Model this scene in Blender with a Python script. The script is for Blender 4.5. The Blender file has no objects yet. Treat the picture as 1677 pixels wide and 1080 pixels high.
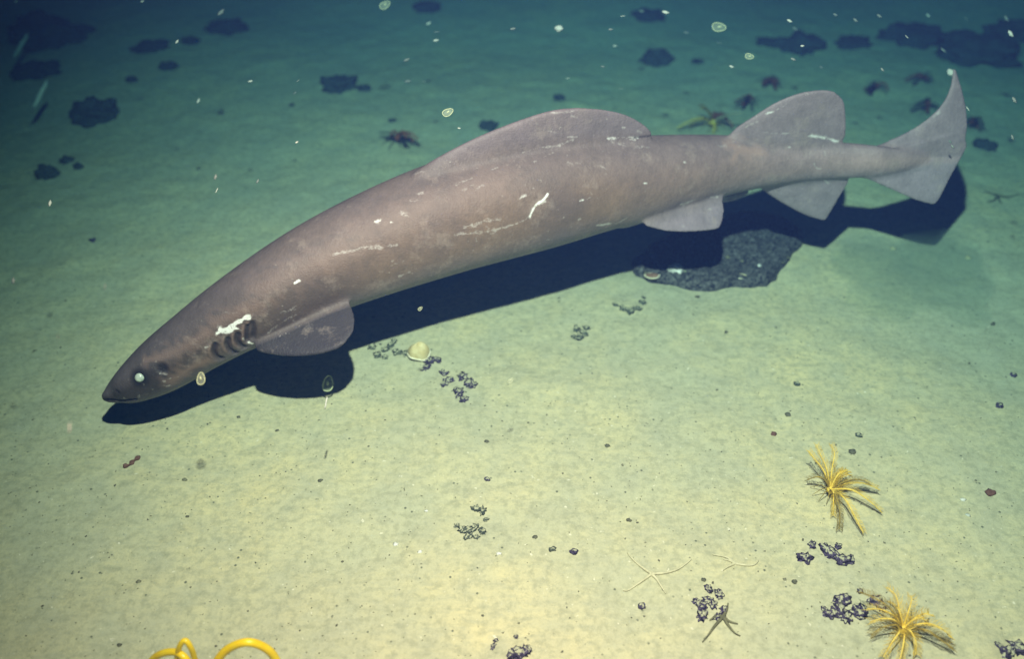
import bpy, bmesh, math, random
import numpy as np
from mathutils import Vector, Matrix, noise
from mathutils.bvhtree import BVHTree

S = bpy.context.scene
COL = S.collection
random.seed(7)
R = math.radians

# ------------------------------------------------------------------ camera
CAM_H, PITCH = 2.2, R(40)
cam = bpy.data.cameras.new("camera")
cam.sensor_width = 36
cam.lens = 36 * 1452 / 1677
cam.clip_start, cam.clip_end = 0.05, 200
cam.dof.use_dof = True
cam.dof.focus_distance = 2.72
cam.dof.aperture_fstop = cam.lens / 1000 / 0.032
co = bpy.data.objects.new("camera", cam)
COL.objects.link(co)
co.location = (0, 0, CAM_H)
co.rotation_euler = (math.pi / 2 - PITCH, 0, 0)
S.camera = co

# ------------------------------------------------------------------ light
# Deep water: no daylight reaches this sea bed.  The dim blue world stands for
# light scattered in the surrounding water, the one lamp is the vehicle's flood.
w = bpy.data.worlds.new("World")
S.world = w
w.use_nodes = True
bg = w.node_tree.nodes["Background"]
bg.inputs[0].default_value = (0.030, 0.040, 0.12, 1)
bg.inputs[1].default_value = 0.075
LAMP = Vector((0, 1.15 * math.sin(PITCH), CAM_H + 1.15 * math.cos(PITCH)))
ld = bpy.data.lights.new("flood_lamp", "SPOT")
ld.energy = 2750
ld.color = (1.0, 0.268, 0.215)
ld.spot_size = R(99)
ld.spot_blend = .92
ld.shadow_soft_size = 0.03
lo = bpy.data.objects.new("flood_lamp", ld)
COL.objects.link(lo)
lo.location = LAMP
LAIM = Vector((0.50, 2.58, 0))
lo.rotation_euler = (LAIM - LAMP).to_track_quat('-Z', 'Y').to_euler()

S.view_settings.view_transform = 'Standard'
S.view_settings.look = 'None'
S.view_settings.exposure = 0
S.view_settings.gamma = 1
S.view_settings.use_curve_mapping = False
S.cycles.use_denoising = True
S.cycles.max_bounces = 5
S.cycles.diffuse_bounces = 2
S.cycles.glossy_bounces = 2
S.cycles.transparent_max_bounces = 6
S.cycles.volume_bounces = 1

# ------------------------------------------------------------------ helpers
FW = Vector((0, math.cos(PITCH), -math.sin(PITCH)))
UPV = Vector((0, math.sin(PITCH), math.cos(PITCH)))
EYE = Vector((0, 0, CAM_H))
F = 1452.0


def ray(u, v):
    return FW + Vector((1, 0, 0)) * ((u - 838.5) / F) + UPV * ((540 - v) / F)


def at(u, v, h=0.0):
    """Where a sight line meets the level h metres above the sea bed."""
    d = ray(u, v)
    return EYE + d * ((h - CAM_H) / d.z)


def on_plane(u, v, p0, n):
    d = ray(u, v)
    return EYE + d * ((p0 - EYE).dot(n) / d.dot(n))


def depth(p):
    return (p - EYE).dot(FW)


def vn(x, y, seed=0):
    """value noise, vectorised"""
    x = np.asarray(x, float); y = np.asarray(y, float)
    xi = np.floor(x); yi = np.floor(y)
    fx = x - xi; fy = y - yi
    fx = fx * fx * (3 - 2 * fx); fy = fy * fy * (3 - 2 * fy)

    def h(a, b):
        t = np.sin(a * 127.1 + b * 311.7 + seed * 74.7) * 43758.5453
        return t - np.floor(t)
    return ((h(xi, yi) * (1 - fx) + h(xi + 1, yi) * fx) * (1 - fy)
            + (h(xi, yi + 1) * (1 - fx) + h(xi + 1, yi + 1) * fx) * fy)


# shallow pits and mounds: x, y, radius, depth
rg = random.Random(11)
PITS = []
for k in range(90):
    PITS.append((rg.uniform(-2.6, 2.9), rg.uniform(1.0, 5.5), rg.uniform(.02, .09), rg.uniform(-.010, .012)))


# old crawl marks winding through the mud
TRAILS = []
for x0, y0, an0 in ((-.55, 1.75, .4), (.2, 1.45, 2.2), (.9, 2.15, 1.1), (-.9, 2.6, .2), (.35, 2.05, 2.8), (-.2, 1.3, .1), (1.5, 2.3, 2.4)):
    T_ = []; an_ = an0
    for k in range(60):
        T_.append((x0, y0)); an_ += rg.uniform(-.22, .22)
        x0 += math.cos(an_) * .007; y0 += math.sin(an_) * .007
    TRAILS.append(T_)


def gz(x, y):
    x = np.asarray(x, float); y = np.asarray(y, float)
    z = (vn(x * 1.1, y * 1.1, 1) - .5) * .035 + (vn(x * 3.3, y * 3.9, 2) - .5) * .012
    z = z + (vn(x * 11, y * 13, 3) - .5) * .0080 + (vn(x * 27, y * 33, 4) - .5) * .0042
    z = z + (vn(x * 55, y * 60, 5) - .5) * .0026
    for px, py, r, a in PITS:
        d2 = ((x - px) ** 2 + (y - py) ** 2) / (r * r)
        z = z + a * np.exp(-d2)
    if x.ndim:
        for T_ in TRAILS:
            d2 = np.full(x.shape, 1e9)
            for px, py in T_:
                d2 = np.minimum(d2, (x - px) ** 2 + (y - py) ** 2)
            z = z - .0045 * np.exp(-d2 / .008 ** 2) + .0022 * np.exp(-(np.sqrt(d2) - .017) ** 2 / .007 ** 2)
    far = np.clip((np.hypot(x, y) - 4.5) / 4, 0, 1)
    z = z + far * ((vn(x * .45, y * .6, 6) - .5) * .5 + (vn(x * 1.6, y * 1.9, 8) - .5) * .10)
    return z


def gzf(p):
    return float(gz(p[0], p[1]))


def ground_at(u, v, lift=0.0):
    p = at(u, v, 0)
    for _ in range(4):
        p = at(u, v, gzf(p) + lift)
    return p


def mesh_ob(name, V, Fc, mat, parent=None, smooth=True):
    me = bpy.data.meshes.new(name)
    me.from_pydata([tuple(v) for v in V], [], [tuple(f) for f in Fc])
    me.update()
    if smooth:
        me.polygons.foreach_set("use_smooth", [True] * len(me.polygons))
    if mat is not None:
        me.materials.append(mat)
    o = bpy.data.objects.new(name, me)
    COL.objects.link(o)
    if parent is not None:
        o.parent = parent
    return o


def empty(name, loc, rz=0.0):
    o = bpy.data.objects.new(name, None)
    COL.objects.link(o)
    o.empty_display_size = .05
    o.location = loc
    o.rotation_euler = (0, 0, rz)
    return o


def tag(o, label=None, cat=None, group=None, kind=None):
    if label: o["label"] = label
    if cat: o["category"] = cat
    if group: o["group"] = group
    if kind: o["kind"] = kind
    return o


def tube(V, Fc, pts, rads, n=8, cap=True):
    """append a swept tube to the lists V, Fc"""
    pts = [Vector(p) for p in pts]
    base = len(V)
    up = Vector((0, 0, 1))
    m = len(pts)
    prev = None
    for i, p in enumerate(pts):
        t = (pts[min(i + 1, m - 1)] - pts[max(i - 1, 0)])
        t = t.normalized() if t.length > 1e-9 else Vector((1, 0, 0))
        if prev is None:
            a = t.cross(up)
            if a.length < .1: a = t.cross(Vector((1, 0, 0)))
        else:
            a = prev - t * prev.dot(t)
        a.normalize(); prev = a
        b = t.cross(a)
        r = rads[i] if hasattr(rads, '__len__') else rads
        for k in range(n):
            an = 2 * math.pi * k / n
            V.append(p + (a * math.cos(an) + b * math.sin(an)) * r)
    for i in range(m - 1):
        for k in range(n):
            k2 = (k + 1) % n
            Fc.append((base + i * n + k, base + i * n + k2, base + (i + 1) * n + k2, base + (i + 1) * n + k))
    if cap:
        Fc.append(tuple(base + k for k in reversed(range(n))))
        Fc.append(tuple(base + (m - 1) * n + k for k in range(n)))


def catmull(P, n):
    """resample a control polygon (list of equal-length tuples) to n smooth points"""
    P = np.array([list(p) for p in P], float)
    m = len(P)
    out = []
    for s in np.linspace(0, m - 1 - 1e-9, n):
        i = int(s); t = s - i
        p1 = P[i]; p2 = P[min(i + 1, m - 1)]
        p0 = P[i - 1] if i > 0 else 2 * p1 - p2
        p3 = P[i + 2] if i + 2 < m else 2 * p2 - p1
        out.append(.5 * ((2 * p1) + (-p0 + p2) * t + (2 * p0 - 5 * p1 + 4 * p2 - p3) * t * t
                         + (-p0 + 3 * p1 - 3 * p2 + p3) * t ** 3))
    return np.array(out)


def resample(P, n):
    """catmull then even arc length"""
    Q = catmull(P, 80)
    d = np.r_[0, np.cumsum(np.linalg.norm(np.diff(Q, axis=0), axis=1))]
    s = np.linspace(0, d[-1], n)
    return np.stack([np.interp(s, d, Q[:, k]) for k in range(Q.shape[1])], 1)


# ------------------------------------------------------------------ materials
class NT:
    def __init__(s, name):
        s.m = bpy.data.materials.new(name)
        s.m.use_nodes = True
        s.t = s.m.node_tree
        s.t.nodes.clear()
        s.out = s.n('ShaderNodeOutputMaterial')

    def n(s, kind, **kw):
        nd = s.t.nodes.new(kind)
        for k, v in kw.items():
            if k.startswith('i_'):
                key = k[2:]
                key = int(key) if key.isdigit() else key.replace('_', ' ')
                if hasattr(v, 'is_output') or isinstance(v, bpy.types.NodeSocket):
                    s.t.links.new(v, nd.inputs[key])
                else:
                    nd.inputs[key].default_value = v
            else:
                setattr(nd, k, v)
        return nd

    def link(s, a, b): s.t.links.new(a, b)

    def coord(s): return s.n('ShaderNodeTexCoord').outputs['Object']

    def geo(s): return s.n('ShaderNodeNewGeometry')

    def noise(s, vec, scale, detail=3, rough=.55, dist=0.0):
        nd = s.n('ShaderNodeTexNoise', i_Scale=scale, i_Detail=detail, i_Roughness=rough, i_Distortion=dist)
        s.link(vec, nd.inputs['Vector'])
        return nd.outputs['Fac']

    def ramp(s, fac, a, b, ca=(0, 0, 0, 1), cb=(1, 1, 1, 1)):
        nd = s.n('ShaderNodeValToRGB')
        s.link(fac, nd.inputs[0])
        e = nd.color_ramp.elements
        e[0].position, e[1].position = a, b
        e[0].color, e[1].color = ca, cb
        return nd.outputs[0]

    def mix(s, fac, a, b, mode='MIX'):
        nd = s.n('ShaderNodeMix', data_type='RGBA', blend_type=mode)
        for sock, v in ((nd.inputs[0], fac), (nd.inputs[6], a), (nd.inputs[7], b)):
            if isinstance(v, bpy.types.NodeSocket): s.link(v, sock)
            elif isinstance(v, (int, float)): sock.default_value = v
            else: sock.default_value = (*v, 1) if len(v) == 3 else v
        return nd.outputs[2]

    def math(s, op, a, b=0.0, c=None):
        nd = s.n('ShaderNodeMath', operation=op)
        for i, v in enumerate((a, b) if c is None else (a, b, c)):
            if isinstance(v, bpy.types.NodeSocket): s.link(v, nd.inputs[i])
            else: nd.inputs[i].default_value = v
        return nd.outputs[0]

    def bump(s, h, strength=.5, dist=.01, nrm=None):
        nd = s.n('ShaderNodeBump', i_Strength=strength, i_Distance=dist)
        s.link(h, nd.inputs['Height'])
        if nrm is not None: s.link(nrm, nd.inputs['Normal'])
        return nd.outputs[0]

    def bsdf(s, color, rough=.8, normal=None, spec=.3, **kw):
        b = s.n('ShaderNodeBsdfPrincipled')
        if isinstance(color, bpy.types.NodeSocket): s.link(color, b.inputs['Base Color'])
        else: b.inputs['Base Color'].default_value = (*color, 1)
        if isinstance(rough, bpy.types.NodeSocket): s.link(rough, b.inputs['Roughness'])
        else: b.inputs['Roughness'].default_value = rough
        b.inputs['Specular IOR Level'].default_value = spec
        for k, v in kw.items(): b.inputs[k.replace('_', ' ')].default_value = v
        if normal is not None: s.link(normal, b.inputs['Normal'])
        s.link(b.outputs[0], s.out.inputs['Surface'])
        return b


SED = (.71, .645, .415)


def sediment_color(t, vec):
    a = t.noise(vec, 1.3, 4, .6)
    b = t.noise(vec, 7, 5, .65)
    c = t.noise(vec, 42, 4, .7)
    mp = t.n('ShaderNodeMapping')
    mp.inputs['Scale'].default_value = (9, 26, 9)
    mp.inputs['Rotation'].default_value = (0, 0, .12)
    t.link(vec, mp.inputs['Vector'])
    st = t.noise(mp.outputs[0], 2.2, 4, .65)
    col = t.mix(t.ramp(a, .35, .68), (SED[0] * .80, SED[1] * .87, SED[2] * .90), (SED[0] * 1.12, SED[1] * 1.06, SED[2] * .90))
    col = t.mix(t.ramp(b, .33, .62), t.mix(.6, col, (.50, .50, .36)), col)
    col = t.mix(t.ramp(st, .32, .55), t.mix(.42, col, (.42, .43, .31)), col)
    col = t.mix(t.ramp(c, .36, .54), t.mix(.50, col, (.34, .34, .22)), col)
    fine = t.noise(vec, 130, 4, .75)
    col = t.mix(t.ramp(fine, .36, .52), t.mix(.20, col, (.33, .33, .22)), col)
    blot = t.math('MULTIPLY', t.ramp(t.noise(vec, 24, 6, .8, .8), .60, .66), t.ramp(t.noise(vec, 3.1, 2), .42, .6))
    col = t.mix(t.math('MULTIPLY', blot, .55), col, (.30, .31, .20))
    pale = t.noise(vec, 60, 2, .5)
    col = t.mix(t.ramp(pale, .71, .77), col, (.82, .77, .58))
    # small dark crumbs
    vo = t.n('ShaderNodeTexVoronoi', i_Scale=34.0, i_Randomness=1.0)
    t.link(vec, vo.inputs['Vector'])
    crumb = t.math('MULTIPLY', t.ramp(vo.outputs['Distance'], .10, .16, (1, 1, 1, 1), (0, 0, 0, 1)),
                   t.ramp(t.noise(vec, 13, 2), .54, .60))
    col = t.mix(crumb, col, (.17, .18, .12))
    return col


def m_sediment():
    t = NT("sediment")
    vec = t.coord()
    col = sediment_color(t, vec)
    h = t.math('ADD', t.noise(vec, 80, 6, .8), t.math('MULTIPLY', t.noise(vec, 14, 4, .6), 1.2))
    nr = t.bump(h, .5, .007)
    t.bsdf(col, .95, nr, .12)
    return t.m


def m_rubble(name, dark, mid, dust=.55):
    """dark crust with pale sediment lying on the faces that look up"""
    t = NT(name)
    vec = t.coord()
    a = t.noise(vec, 70, 6, .8, 1.2)
    b = t.noise(vec, 110, 3, .6)
    col = t.mix(t.ramp(a, .42, .66), dark, mid)
    nz = t.n('ShaderNodeSeparateXYZ', i_0=t.geo().outputs['Normal']).outputs[2]
    k = t.math('ADD', t.math('MULTIPLY', nz, .55), t.math('MULTIPLY', t.noise(vec, 75, 6, .8), 1.0))
    k = t.ramp(k, 1.12 - dust * .35, 1.22 - dust * .35)
    col = t.mix(k, col, (SED[0] * .72, SED[1] * .78, SED[2] * .8))
    nr = t.bump(b, .8, .006)
    t.bsdf(col, .85, nr, .2)
    return t.m


def m_plain(name, c1, c2, scale=20, rough=.6, bumpd=.002, spec=.3, lo_=.35, hi_=.65, **kw):
    t = NT(name)
    vec = t.coord()
    a = t.noise(vec, scale, 4, .65)
    col = t.mix(t.ramp(a, lo_, hi_), c1, c2)
    nr = t.bump(t.noise(vec, scale * 3, 3, .6), .5, bumpd)
    t.bsdf(col, rough, nr, spec, **kw)
    return t.m


def m_skin():
    t = NT("shark_skin")
    vec = t.coord()

    def attr(n):
        return t.n('ShaderNodeAttribute', attribute_name=n).outputs['Fac']
    along, up, fin, mark, dark, bare_lit = [attr(n) for n in ('along', 'upness', 'fin', 'mark', 'dark', 'bare_lit')]
    big = t.noise(vec, 3.2, 4, .6)
    mid = t.noise(vec, 16, 5, .68)
    col = t.mix(t.ramp(big, .36, .64), (.180, .134, .115), (.272, .186, .132))
    # paler flank, head much darker and browner
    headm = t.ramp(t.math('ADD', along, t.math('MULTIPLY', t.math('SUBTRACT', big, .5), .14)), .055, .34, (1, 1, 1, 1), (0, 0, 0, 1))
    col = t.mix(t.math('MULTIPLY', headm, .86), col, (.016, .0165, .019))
    tailm = t.ramp(along, .55, .95)
    col = t.mix(t.math('MULTIPLY', tailm, .6), col, (.54, .39, .42))  # tail lightened and reddened to offset lamp light lost over distance
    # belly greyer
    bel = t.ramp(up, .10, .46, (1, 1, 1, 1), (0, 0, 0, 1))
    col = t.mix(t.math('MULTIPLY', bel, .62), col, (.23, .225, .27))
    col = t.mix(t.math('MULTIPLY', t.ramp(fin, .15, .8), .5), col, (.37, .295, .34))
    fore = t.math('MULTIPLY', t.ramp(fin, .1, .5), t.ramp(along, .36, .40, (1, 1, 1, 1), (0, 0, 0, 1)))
    col = t.mix(t.math('MULTIPLY', fore, .85), col, (.014, .018, .024))  # pectoral fins: dark skin, darkened further for facing less towards the lamp
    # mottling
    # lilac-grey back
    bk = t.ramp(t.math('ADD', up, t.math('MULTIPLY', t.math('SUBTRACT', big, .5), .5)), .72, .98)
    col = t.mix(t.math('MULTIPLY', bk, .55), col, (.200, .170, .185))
    col = t.mix(t.ramp(mid, .36, .60), t.mix(.26, col, (.08, .07, .065)), col)
    pinkish = t.math('MULTIPLY', t.ramp(t.noise(vec, 9, 6, .75), .55, .66), .35)
    col = t.mix(pinkish, col, (.42, .34, .30))
    # fine vertical denticle grain
    mp = t.n('ShaderNodeMapping')
    mp.inputs['Scale'].default_value = (1.0, .45, .35)
    t.link(vec, mp.inputs['Vector'])
    gr = t.noise(mp.outputs[0], 120, 4, .75)
    col = t.mix(t.ramp(gr, .38, .58), t.mix(.15, col, (.05, .045, .04)), col)
    # rubbed pale flecks
    fl = t.math('MULTIPLY', t.ramp(t.noise(vec, 48, 4, .7), .645, .70), t.ramp(t.noise(vec, 5, 3, .6), .46, .62))
    col = t.mix(t.math('MULTIPLY', fl, .6), col, (.55, .50, .47))
    col = t.mix(bare_lit, col, (.42, .27, .22))
    brk = t.ramp(t.noise(vec, 75, 6, .85), .38, .58)
    mk = t.n('ShaderNodeClamp', i_0=t.math('SUBTRACT', t.math('MULTIPLY', mark, 1.7), t.math('MULTIPLY', t.math('SUBTRACT', 1.0, brk), 1.25))).outputs[0]
    strong = t.ramp(mark, .72, .92)
    col = t.mix(t.math('MULTIPLY', mk, t.math('ADD', .50, t.math('MULTIPLY', strong, .45))), col, t.mix(strong, (.66, .62, .60), (.90, .92, .90)))
    col = t.mix(dark, col, (.012, .013, .016))
    h = t.math('ADD', t.noise(vec, 150, 3, .6), t.math('MULTIPLY', mid, 2.5))
    nr = t.bump(h, .40, .005)
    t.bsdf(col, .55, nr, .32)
    return t.m


M = {}
M['sediment'] = m_sediment()
M['skin'] = m_skin()
M['rubble'] = m_rubble("purple_rubble", (.020, .015, .036), (.17, .135, .23), .40)
M['rubble_green'] = m_rubble("green_rubble", (.05, .065, .055), (.20, .22, .16), .45)
M['slab'] = m_rubble("dark_slab", (.004, .006, .010), (.24, .24, .23), -.3)
M['farrock'] = m_rubble("far_rock", (.030, .045, .048), (.12, .14, .125), .12)
M['yellow'] = m_plain("feather_star_yellow", (.74, .50, .05), (.96, .74, .16), 60, .7)
M['yellow_dark'] = m_plain("feather_star_olive", (.20, .15, .03), (.48, .34, .06), 60, .7)
M['maroon'] = m_plain("feather_star_maroon", (.18, .05, .03), (.50, .15, .06), 60, .7)
M['hose'] = m_plain("yellow_rubber", (.95, .62, .012), (1.0, .76, .03), 30, .35, .0006, .5)
M['shell'] = m_plain("pale_shell", (.62, .50, .24), (.80, .70, .40), 45, .6, .0015)
M['shell_rim'] = m_plain("shell_rim", (.85, .80, .55), (.95, .9, .7), 50, .5, .001)
M['white'] = m_plain("white_shell", (.70, .70, .62), (.92, .92, .86), 60, .5, .001)
M['brown'] = m_plain("brown_shell", (.16, .08, .05), (.36, .22, .15), 70, .6, .001)
M['brittle'] = m_plain("brittle_star_pale", (.52, .49, .31), (.74, .69, .46), 60, .7, .001)
M['brittle_dark'] = m_plain("brittle_star_dark", (.09, .09, .05), (.20, .19, .10), 60, .7, .001)
M['pebble'] = m_plain("pebble_dark", (.07, .075, .05), (.20, .19, .12), 60, .8, .001)
M['pebble_red'] = m_plain("pebble_brown", (.11, .05, .035), (.22, .11, .08), 60, .8, .001)
M['crumb'] = m_plain("crumbs", (.13, .13, .08), (.32, .31, .2), 60, .9, .001)
M['snow'] = m_plain("marine_snow", (.45, .50, .42), (.75, .76, .68), 60, .5, .001)
M['snow_dim'] = m_plain("dim_flake", (.12, .16, .14), (.26, .31, .27), 60, .6, .001)
M['jelly'] = m_plain("jelly_rim", (.38, .45, .25), (.66, .70, .44), 60, .4, .0005)
_f = NT('clear_jelly')
_f.bsdf((.62, .70, .50), .4, None, .4, Alpha=.14)
M['film'] = _f.m
M['eye'] = m_plain("cloudy_eye", (.26, .34, .29), (.62, .70, .60), 90, .25, .0004, .5)
M['black'] = m_plain("dark_flesh", (.01, .012, .016), (.02, .022, .03), 60, .6, .001)

# ------------------------------------------------------------------ sea bed
step = .016
xs = np.arange(-3.2, 3.5, step)
ys = np.arange(.75, 5.6, step)


def grow(a, stop, sgn):
    out = []
    s = step; v = a
    while abs(v) < stop:
        s *= 1.09
        v += sgn * s
        out.append(v)
    return out


xs = np.array(sorted(grow(xs[0], 40, -1)) + list(xs) + grow(xs[-1], 40, 1))
ys = np.array(sorted([y for y in grow(ys[0], 40, -1)]) + list(ys) + grow(ys[-1], 40, 1))
X, Y = np.meshgrid(xs, ys)
Z = gz(X, Y)
V = np.stack([X.ravel(), Y.ravel(), Z.ravel()], 1)
nx, ny = len(xs), len(ys)
ii, jj = np.meshgrid(np.arange(nx - 1), np.arange(ny - 1))
a = (jj * nx + ii).ravel()
Fq = np.stack([a, a + 1, a + nx + 1, a + nx], 1)
me = bpy.data.meshes.new("sea_bed")
me.vertices.add(len(V)); me.vertices.foreach_set("co", V.ravel())
me.loops.add(Fq.size); me.loops.foreach_set("vertex_index", Fq.ravel().astype(np.int32))
me.polygons.add(len(Fq))
me.polygons.foreach_set("loop_start", np.arange(0, Fq.size, 4, dtype=np.int32))
me.polygons.foreach_set("use_smooth", np.ones(len(Fq), bool))
me.update(calc_edges=True); me.validate()
me.materials.append(M['sediment'])
bed = bpy.data.objects.new("sea_bed", me)
COL.objects.link(bed)
tag(bed, kind='structure')

# ------------------------------------------------------------------ shark
# outline pairs along the body: back edge (u,v), belly edge (u,v), height of the axis
ST = [
    ((168.5, 645), (169.5, 656), 0.190),
    ((174, 636), (184, 660), 0.195),
    ((186, 619), (206, 660), 0.205),
    ((206, 596), (236, 657), 0.230),
    ((244, 558), (283, 641), 0.270),
    ((300, 511), (342, 608), 0.325),
    ((352, 468), (402, 578), 0.380),
    ((412, 424), (465, 551), 0.430),
    ((482, 377), (535, 520), 0.470),
    ((556, 336), (600, 497), 0.500),
    ((640, 296), (676, 473), 0.525),
    ((716, 265), (752, 451), 0.545),
    ((800, 243), (838, 428), 0.555),
    ((880, 231), (912, 408), 0.560),
    ((960, 226), (985, 385), 0.560),
    ((1040, 223), (1058, 363), 0.555),
    ((1110, 221), (1122, 342), 0.550),
    ((1180, 221), (1188, 322), 0.545),
    ((1250, 225), (1256, 308), 0.545),
    ((1320, 229), (1322, 298), 0.550),
    ((1385, 232), (1384, 294), 0.560),
    ((1440, 237), (1436, 292), 0.570),
    ((1490, 245), (1484, 284), 0.570),
    ((1540, 256), (1536, 266), 0.570),
]
rows = []
for (tu, tv), (bu, bv), h in ST:
    cu, cv = (tu + bu) / 2, (tv + bv) / 2
    p = at(cu, cv, h)
    r = .5 * math.hypot(tu - bu, tv - bv) / F * depth(p)
    rows.append((p.x, p.y, p.z, r))
NR = 150
SP = catmull(rows, NR)
# even out spacing
dd = np.r_[0, np.cumsum(np.linalg.norm(np.diff(SP[:, :3], axis=0), axis=1))]
ss = np.linspace(0, 1, NR) ** 1.25 * dd[-1]
SP = np.stack([np.interp(ss, dd, SP[:, k]) for k in range(4)], 1)
Ltot = dd[-1]
NS = 56
V, Fc = [], []
frames = []
for i in range(NR):
    p = Vector(SP[i, :3])
    t = Vector(SP[min(i + 1, NR - 1), :3]) - Vector(SP[max(i - 1, 0), :3])
    t.normalize()
    side = t.cross(Vector((0, 0, 1))).normalized()      # towards the viewer's side (-y)
    upn = side.cross(t).normalized()
    frames.append((p, t, side, upn))
    r = float(SP[i, 3])
    s = ss[i] / Ltot
    wide = 1.02 if s < .12 else (1.02 - .12 * min(1, (s - .12) / .3))
    if s > .7: wide = .90 - .42 * (s - .7) / .3 - max(0, s - .88) * 2.4
    tall = 1.0
    for k in range(NS):
        an = 2 * math.pi * k / NS
        c, sn = math.cos(an), math.sin(an)
        # flattened belly, slightly peaked back
        yy = sn
        if sn < 0: yy = -abs(sn) ** .82 * (.93 if s < .6 else 1.0)
        cx = math.copysign(abs(c) ** .92, c)
        V.append(p + side * (cx * r * wide) + upn * (yy * r * tall))
for i in range(NR - 1):
    for k in range(NS):
        k2 = (k + 1) % NS
        Fc.append((i * NS + k, i * NS + k2, (i + 1) * NS + k2, (i + 1) * NS + k))
Fc.append(tuple(reversed(range(NS))))
Fc.append(tuple((NR - 1) * NS + k for k in range(NS)))


def spine_at_u(u):
    """frame of the spine whose image column is nearest u"""
    best = min(range(NR), key=lambda i: abs(838.5 + F * frames[i][0].x / depth(frames[i][0]) - u))
    return frames[best]


def add_fin(le, te, thick, tip_thick, K=26, Mc=18, flare=.3):
    """le/te: 3-D leading and trailing edge from root to tip"""
    le = resample(le, K); te = resample(te, K)
    base = len(V)
    for i in range(K):
        a, b = Vector(le[i]), Vector(te[i])
        q = i / (K - 1)
        th = thick + (tip_thick - thick) * q ** .6 + thick * flare * max(0, 1 - q / .38) ** 2
        ch = b - a
        nrm = fin_n
        prof = []
        for j in range(Mc + 1):
            x = j / Mc
            prof.append((x, 1.0))
        ring = []
        for j in range(Mc + 1):
            x = j / Mc
            y = th * (.28 + .72 * (math.sin(math.pi * min(1, x ** .62)) ** .8)) if 0 < j < Mc else th * .28
            ring.append(a + ch * x + nrm * (y * .5))
        for j in range(Mc, -1, -1):
            x = j / Mc
            y = th * (.28 + .72 * (math.sin(math.pi * min(1, x ** .62)) ** .8)) if 0 < j < Mc else th * .28
            ring.append(a + ch * x - nrm * (y * .5))
        V.extend(ring)
    n = 2 * (Mc + 1)
    for i in range(K - 1):
        for k in range(n):
            k2 = (k + 1) % n
            Fc.append((base + i * n + k, base + i * n + k2, base + (i + 1) * n + k2, base + (i + 1) * n + k))
    Fc.append(tuple(base + k for k in reversed(range(n))))
    Fc.append(tuple(base + (K - 1) * n + k for k in range(n)))


def plane_pts(pp, p0, n):
    return [tuple(on_plane(u, v, p0, n)) for u, v in pp]


# median fins stand in the upright plane along the spine
def median(ua, ub):
    a, b = spine_at_u(ua)[0], spine_at_u(ub)[0]
    t = (b - a); t.z = 0; t.normalize()
    return a, t.cross(Vector((0, 0, 1))).normalized()


p0, fin_n = median(760, 1060)
add_fin(plane_pts([(640, 320), (690, 276), (740, 245), (800, 217), (860, 194), (905, 181), (945, 177)], p0, fin_n),
        plane_pts([(1030, 255), (1048, 232), (1069, 222), (1058, 207), (1025, 188), (985, 179), (952, 177)], p0, fin_n), .075, .016, flare=1.6)
p0, fin_n = median(1200, 1380)
add_fin(plane_pts([(1165, 250), (1200, 214), (1235, 190), (1270, 168), (1310, 152), (1345, 147)], p0, fin_n),
        plane_pts([(1370, 255), (1381, 232), (1385, 214), (1385, 188), (1381, 164), (1366, 149)], p0, fin_n), .050, .012, flare=.25)
p0, fin_n = median(1250, 1390)
add_fin(plane_pts([(1205, 285), (1240, 306), (1280, 332), (1318, 352), (1348, 361)], p0, fin_n),
        plane_pts([(1385, 268), (1392, 290), (1381, 312), (1367, 337), (1354, 358)], p0, fin_n), .044, .012, flare=.1)
# caudal fin, slightly swung away from the viewer at its end
p0, fin_n = median(1400, 1530)
# it leans away from the viewer in the stroke
t_ax = fin_n.cross(Vector((0, 0, 1))).normalized()
fin_n = (Matrix.Rotation(R(20) * (1 if (Matrix.Rotation(.3, 3, t_ax) @ fin_n).z * (-fin_n.y) > 0 else -1), 3, t_ax) @ fin_n).normalized()
add_fin(plane_pts([(1395, 250), (1440, 236), (1478, 220), (1510, 201), (1538, 176), (1554, 148), (1561, 112)], p0, fin_n),
        plane_pts([(1470, 275), (1530, 276), (1566, 262), (1582, 225), (1584, 190), (1577, 150), (1566, 114)], p0, fin_n), .050, .010, 30)
add_fin(plane_pts([(1375, 262), (1400, 287), (1436, 300), (1470, 315), (1500, 328), (1527, 335)], p0, fin_n),
        plane_pts([(1575, 215), (1583, 238), (1572, 262), (1556, 292), (1543, 318), (1534, 333)], p0, fin_n), .046, .010, 26)


def paired(mirror_u, le, te, th, tip, droop, root_uv, root_r, twin=True):
    """a paired fin: its plane holds the body direction and leans down by droop; adds the fin and its twin"""
    global fin_n
    c, t, side, upn = spine_at_u(mirror_u)
    out = (side * math.cos(droop) - upn * math.sin(droop)).normalized()
    fin_n = t.cross(out).normalized()
    rt = on_plane(*root_uv, c + side * root_r[0] + upn * root_r[1], fin_n)
    rt = c + side * root_r[0] + upn * root_r[1]
    L = plane_pts(le, rt, fin_n); T = plane_pts(te, rt, fin_n)
    add_fin(L, T, th, tip)
    if not twin: return
    # twin on the far flank
    def mir(p):
        p = Vector(p)
        return tuple(p - side * (2 * (p - c).dot(side)))
    nn = fin_n.copy()
    fin_n = (nn - side * (2 * nn.dot(side))).normalized()
    add_fin([mir(p) for p in L], [mir(p) for p in T], th, tip)


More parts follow.
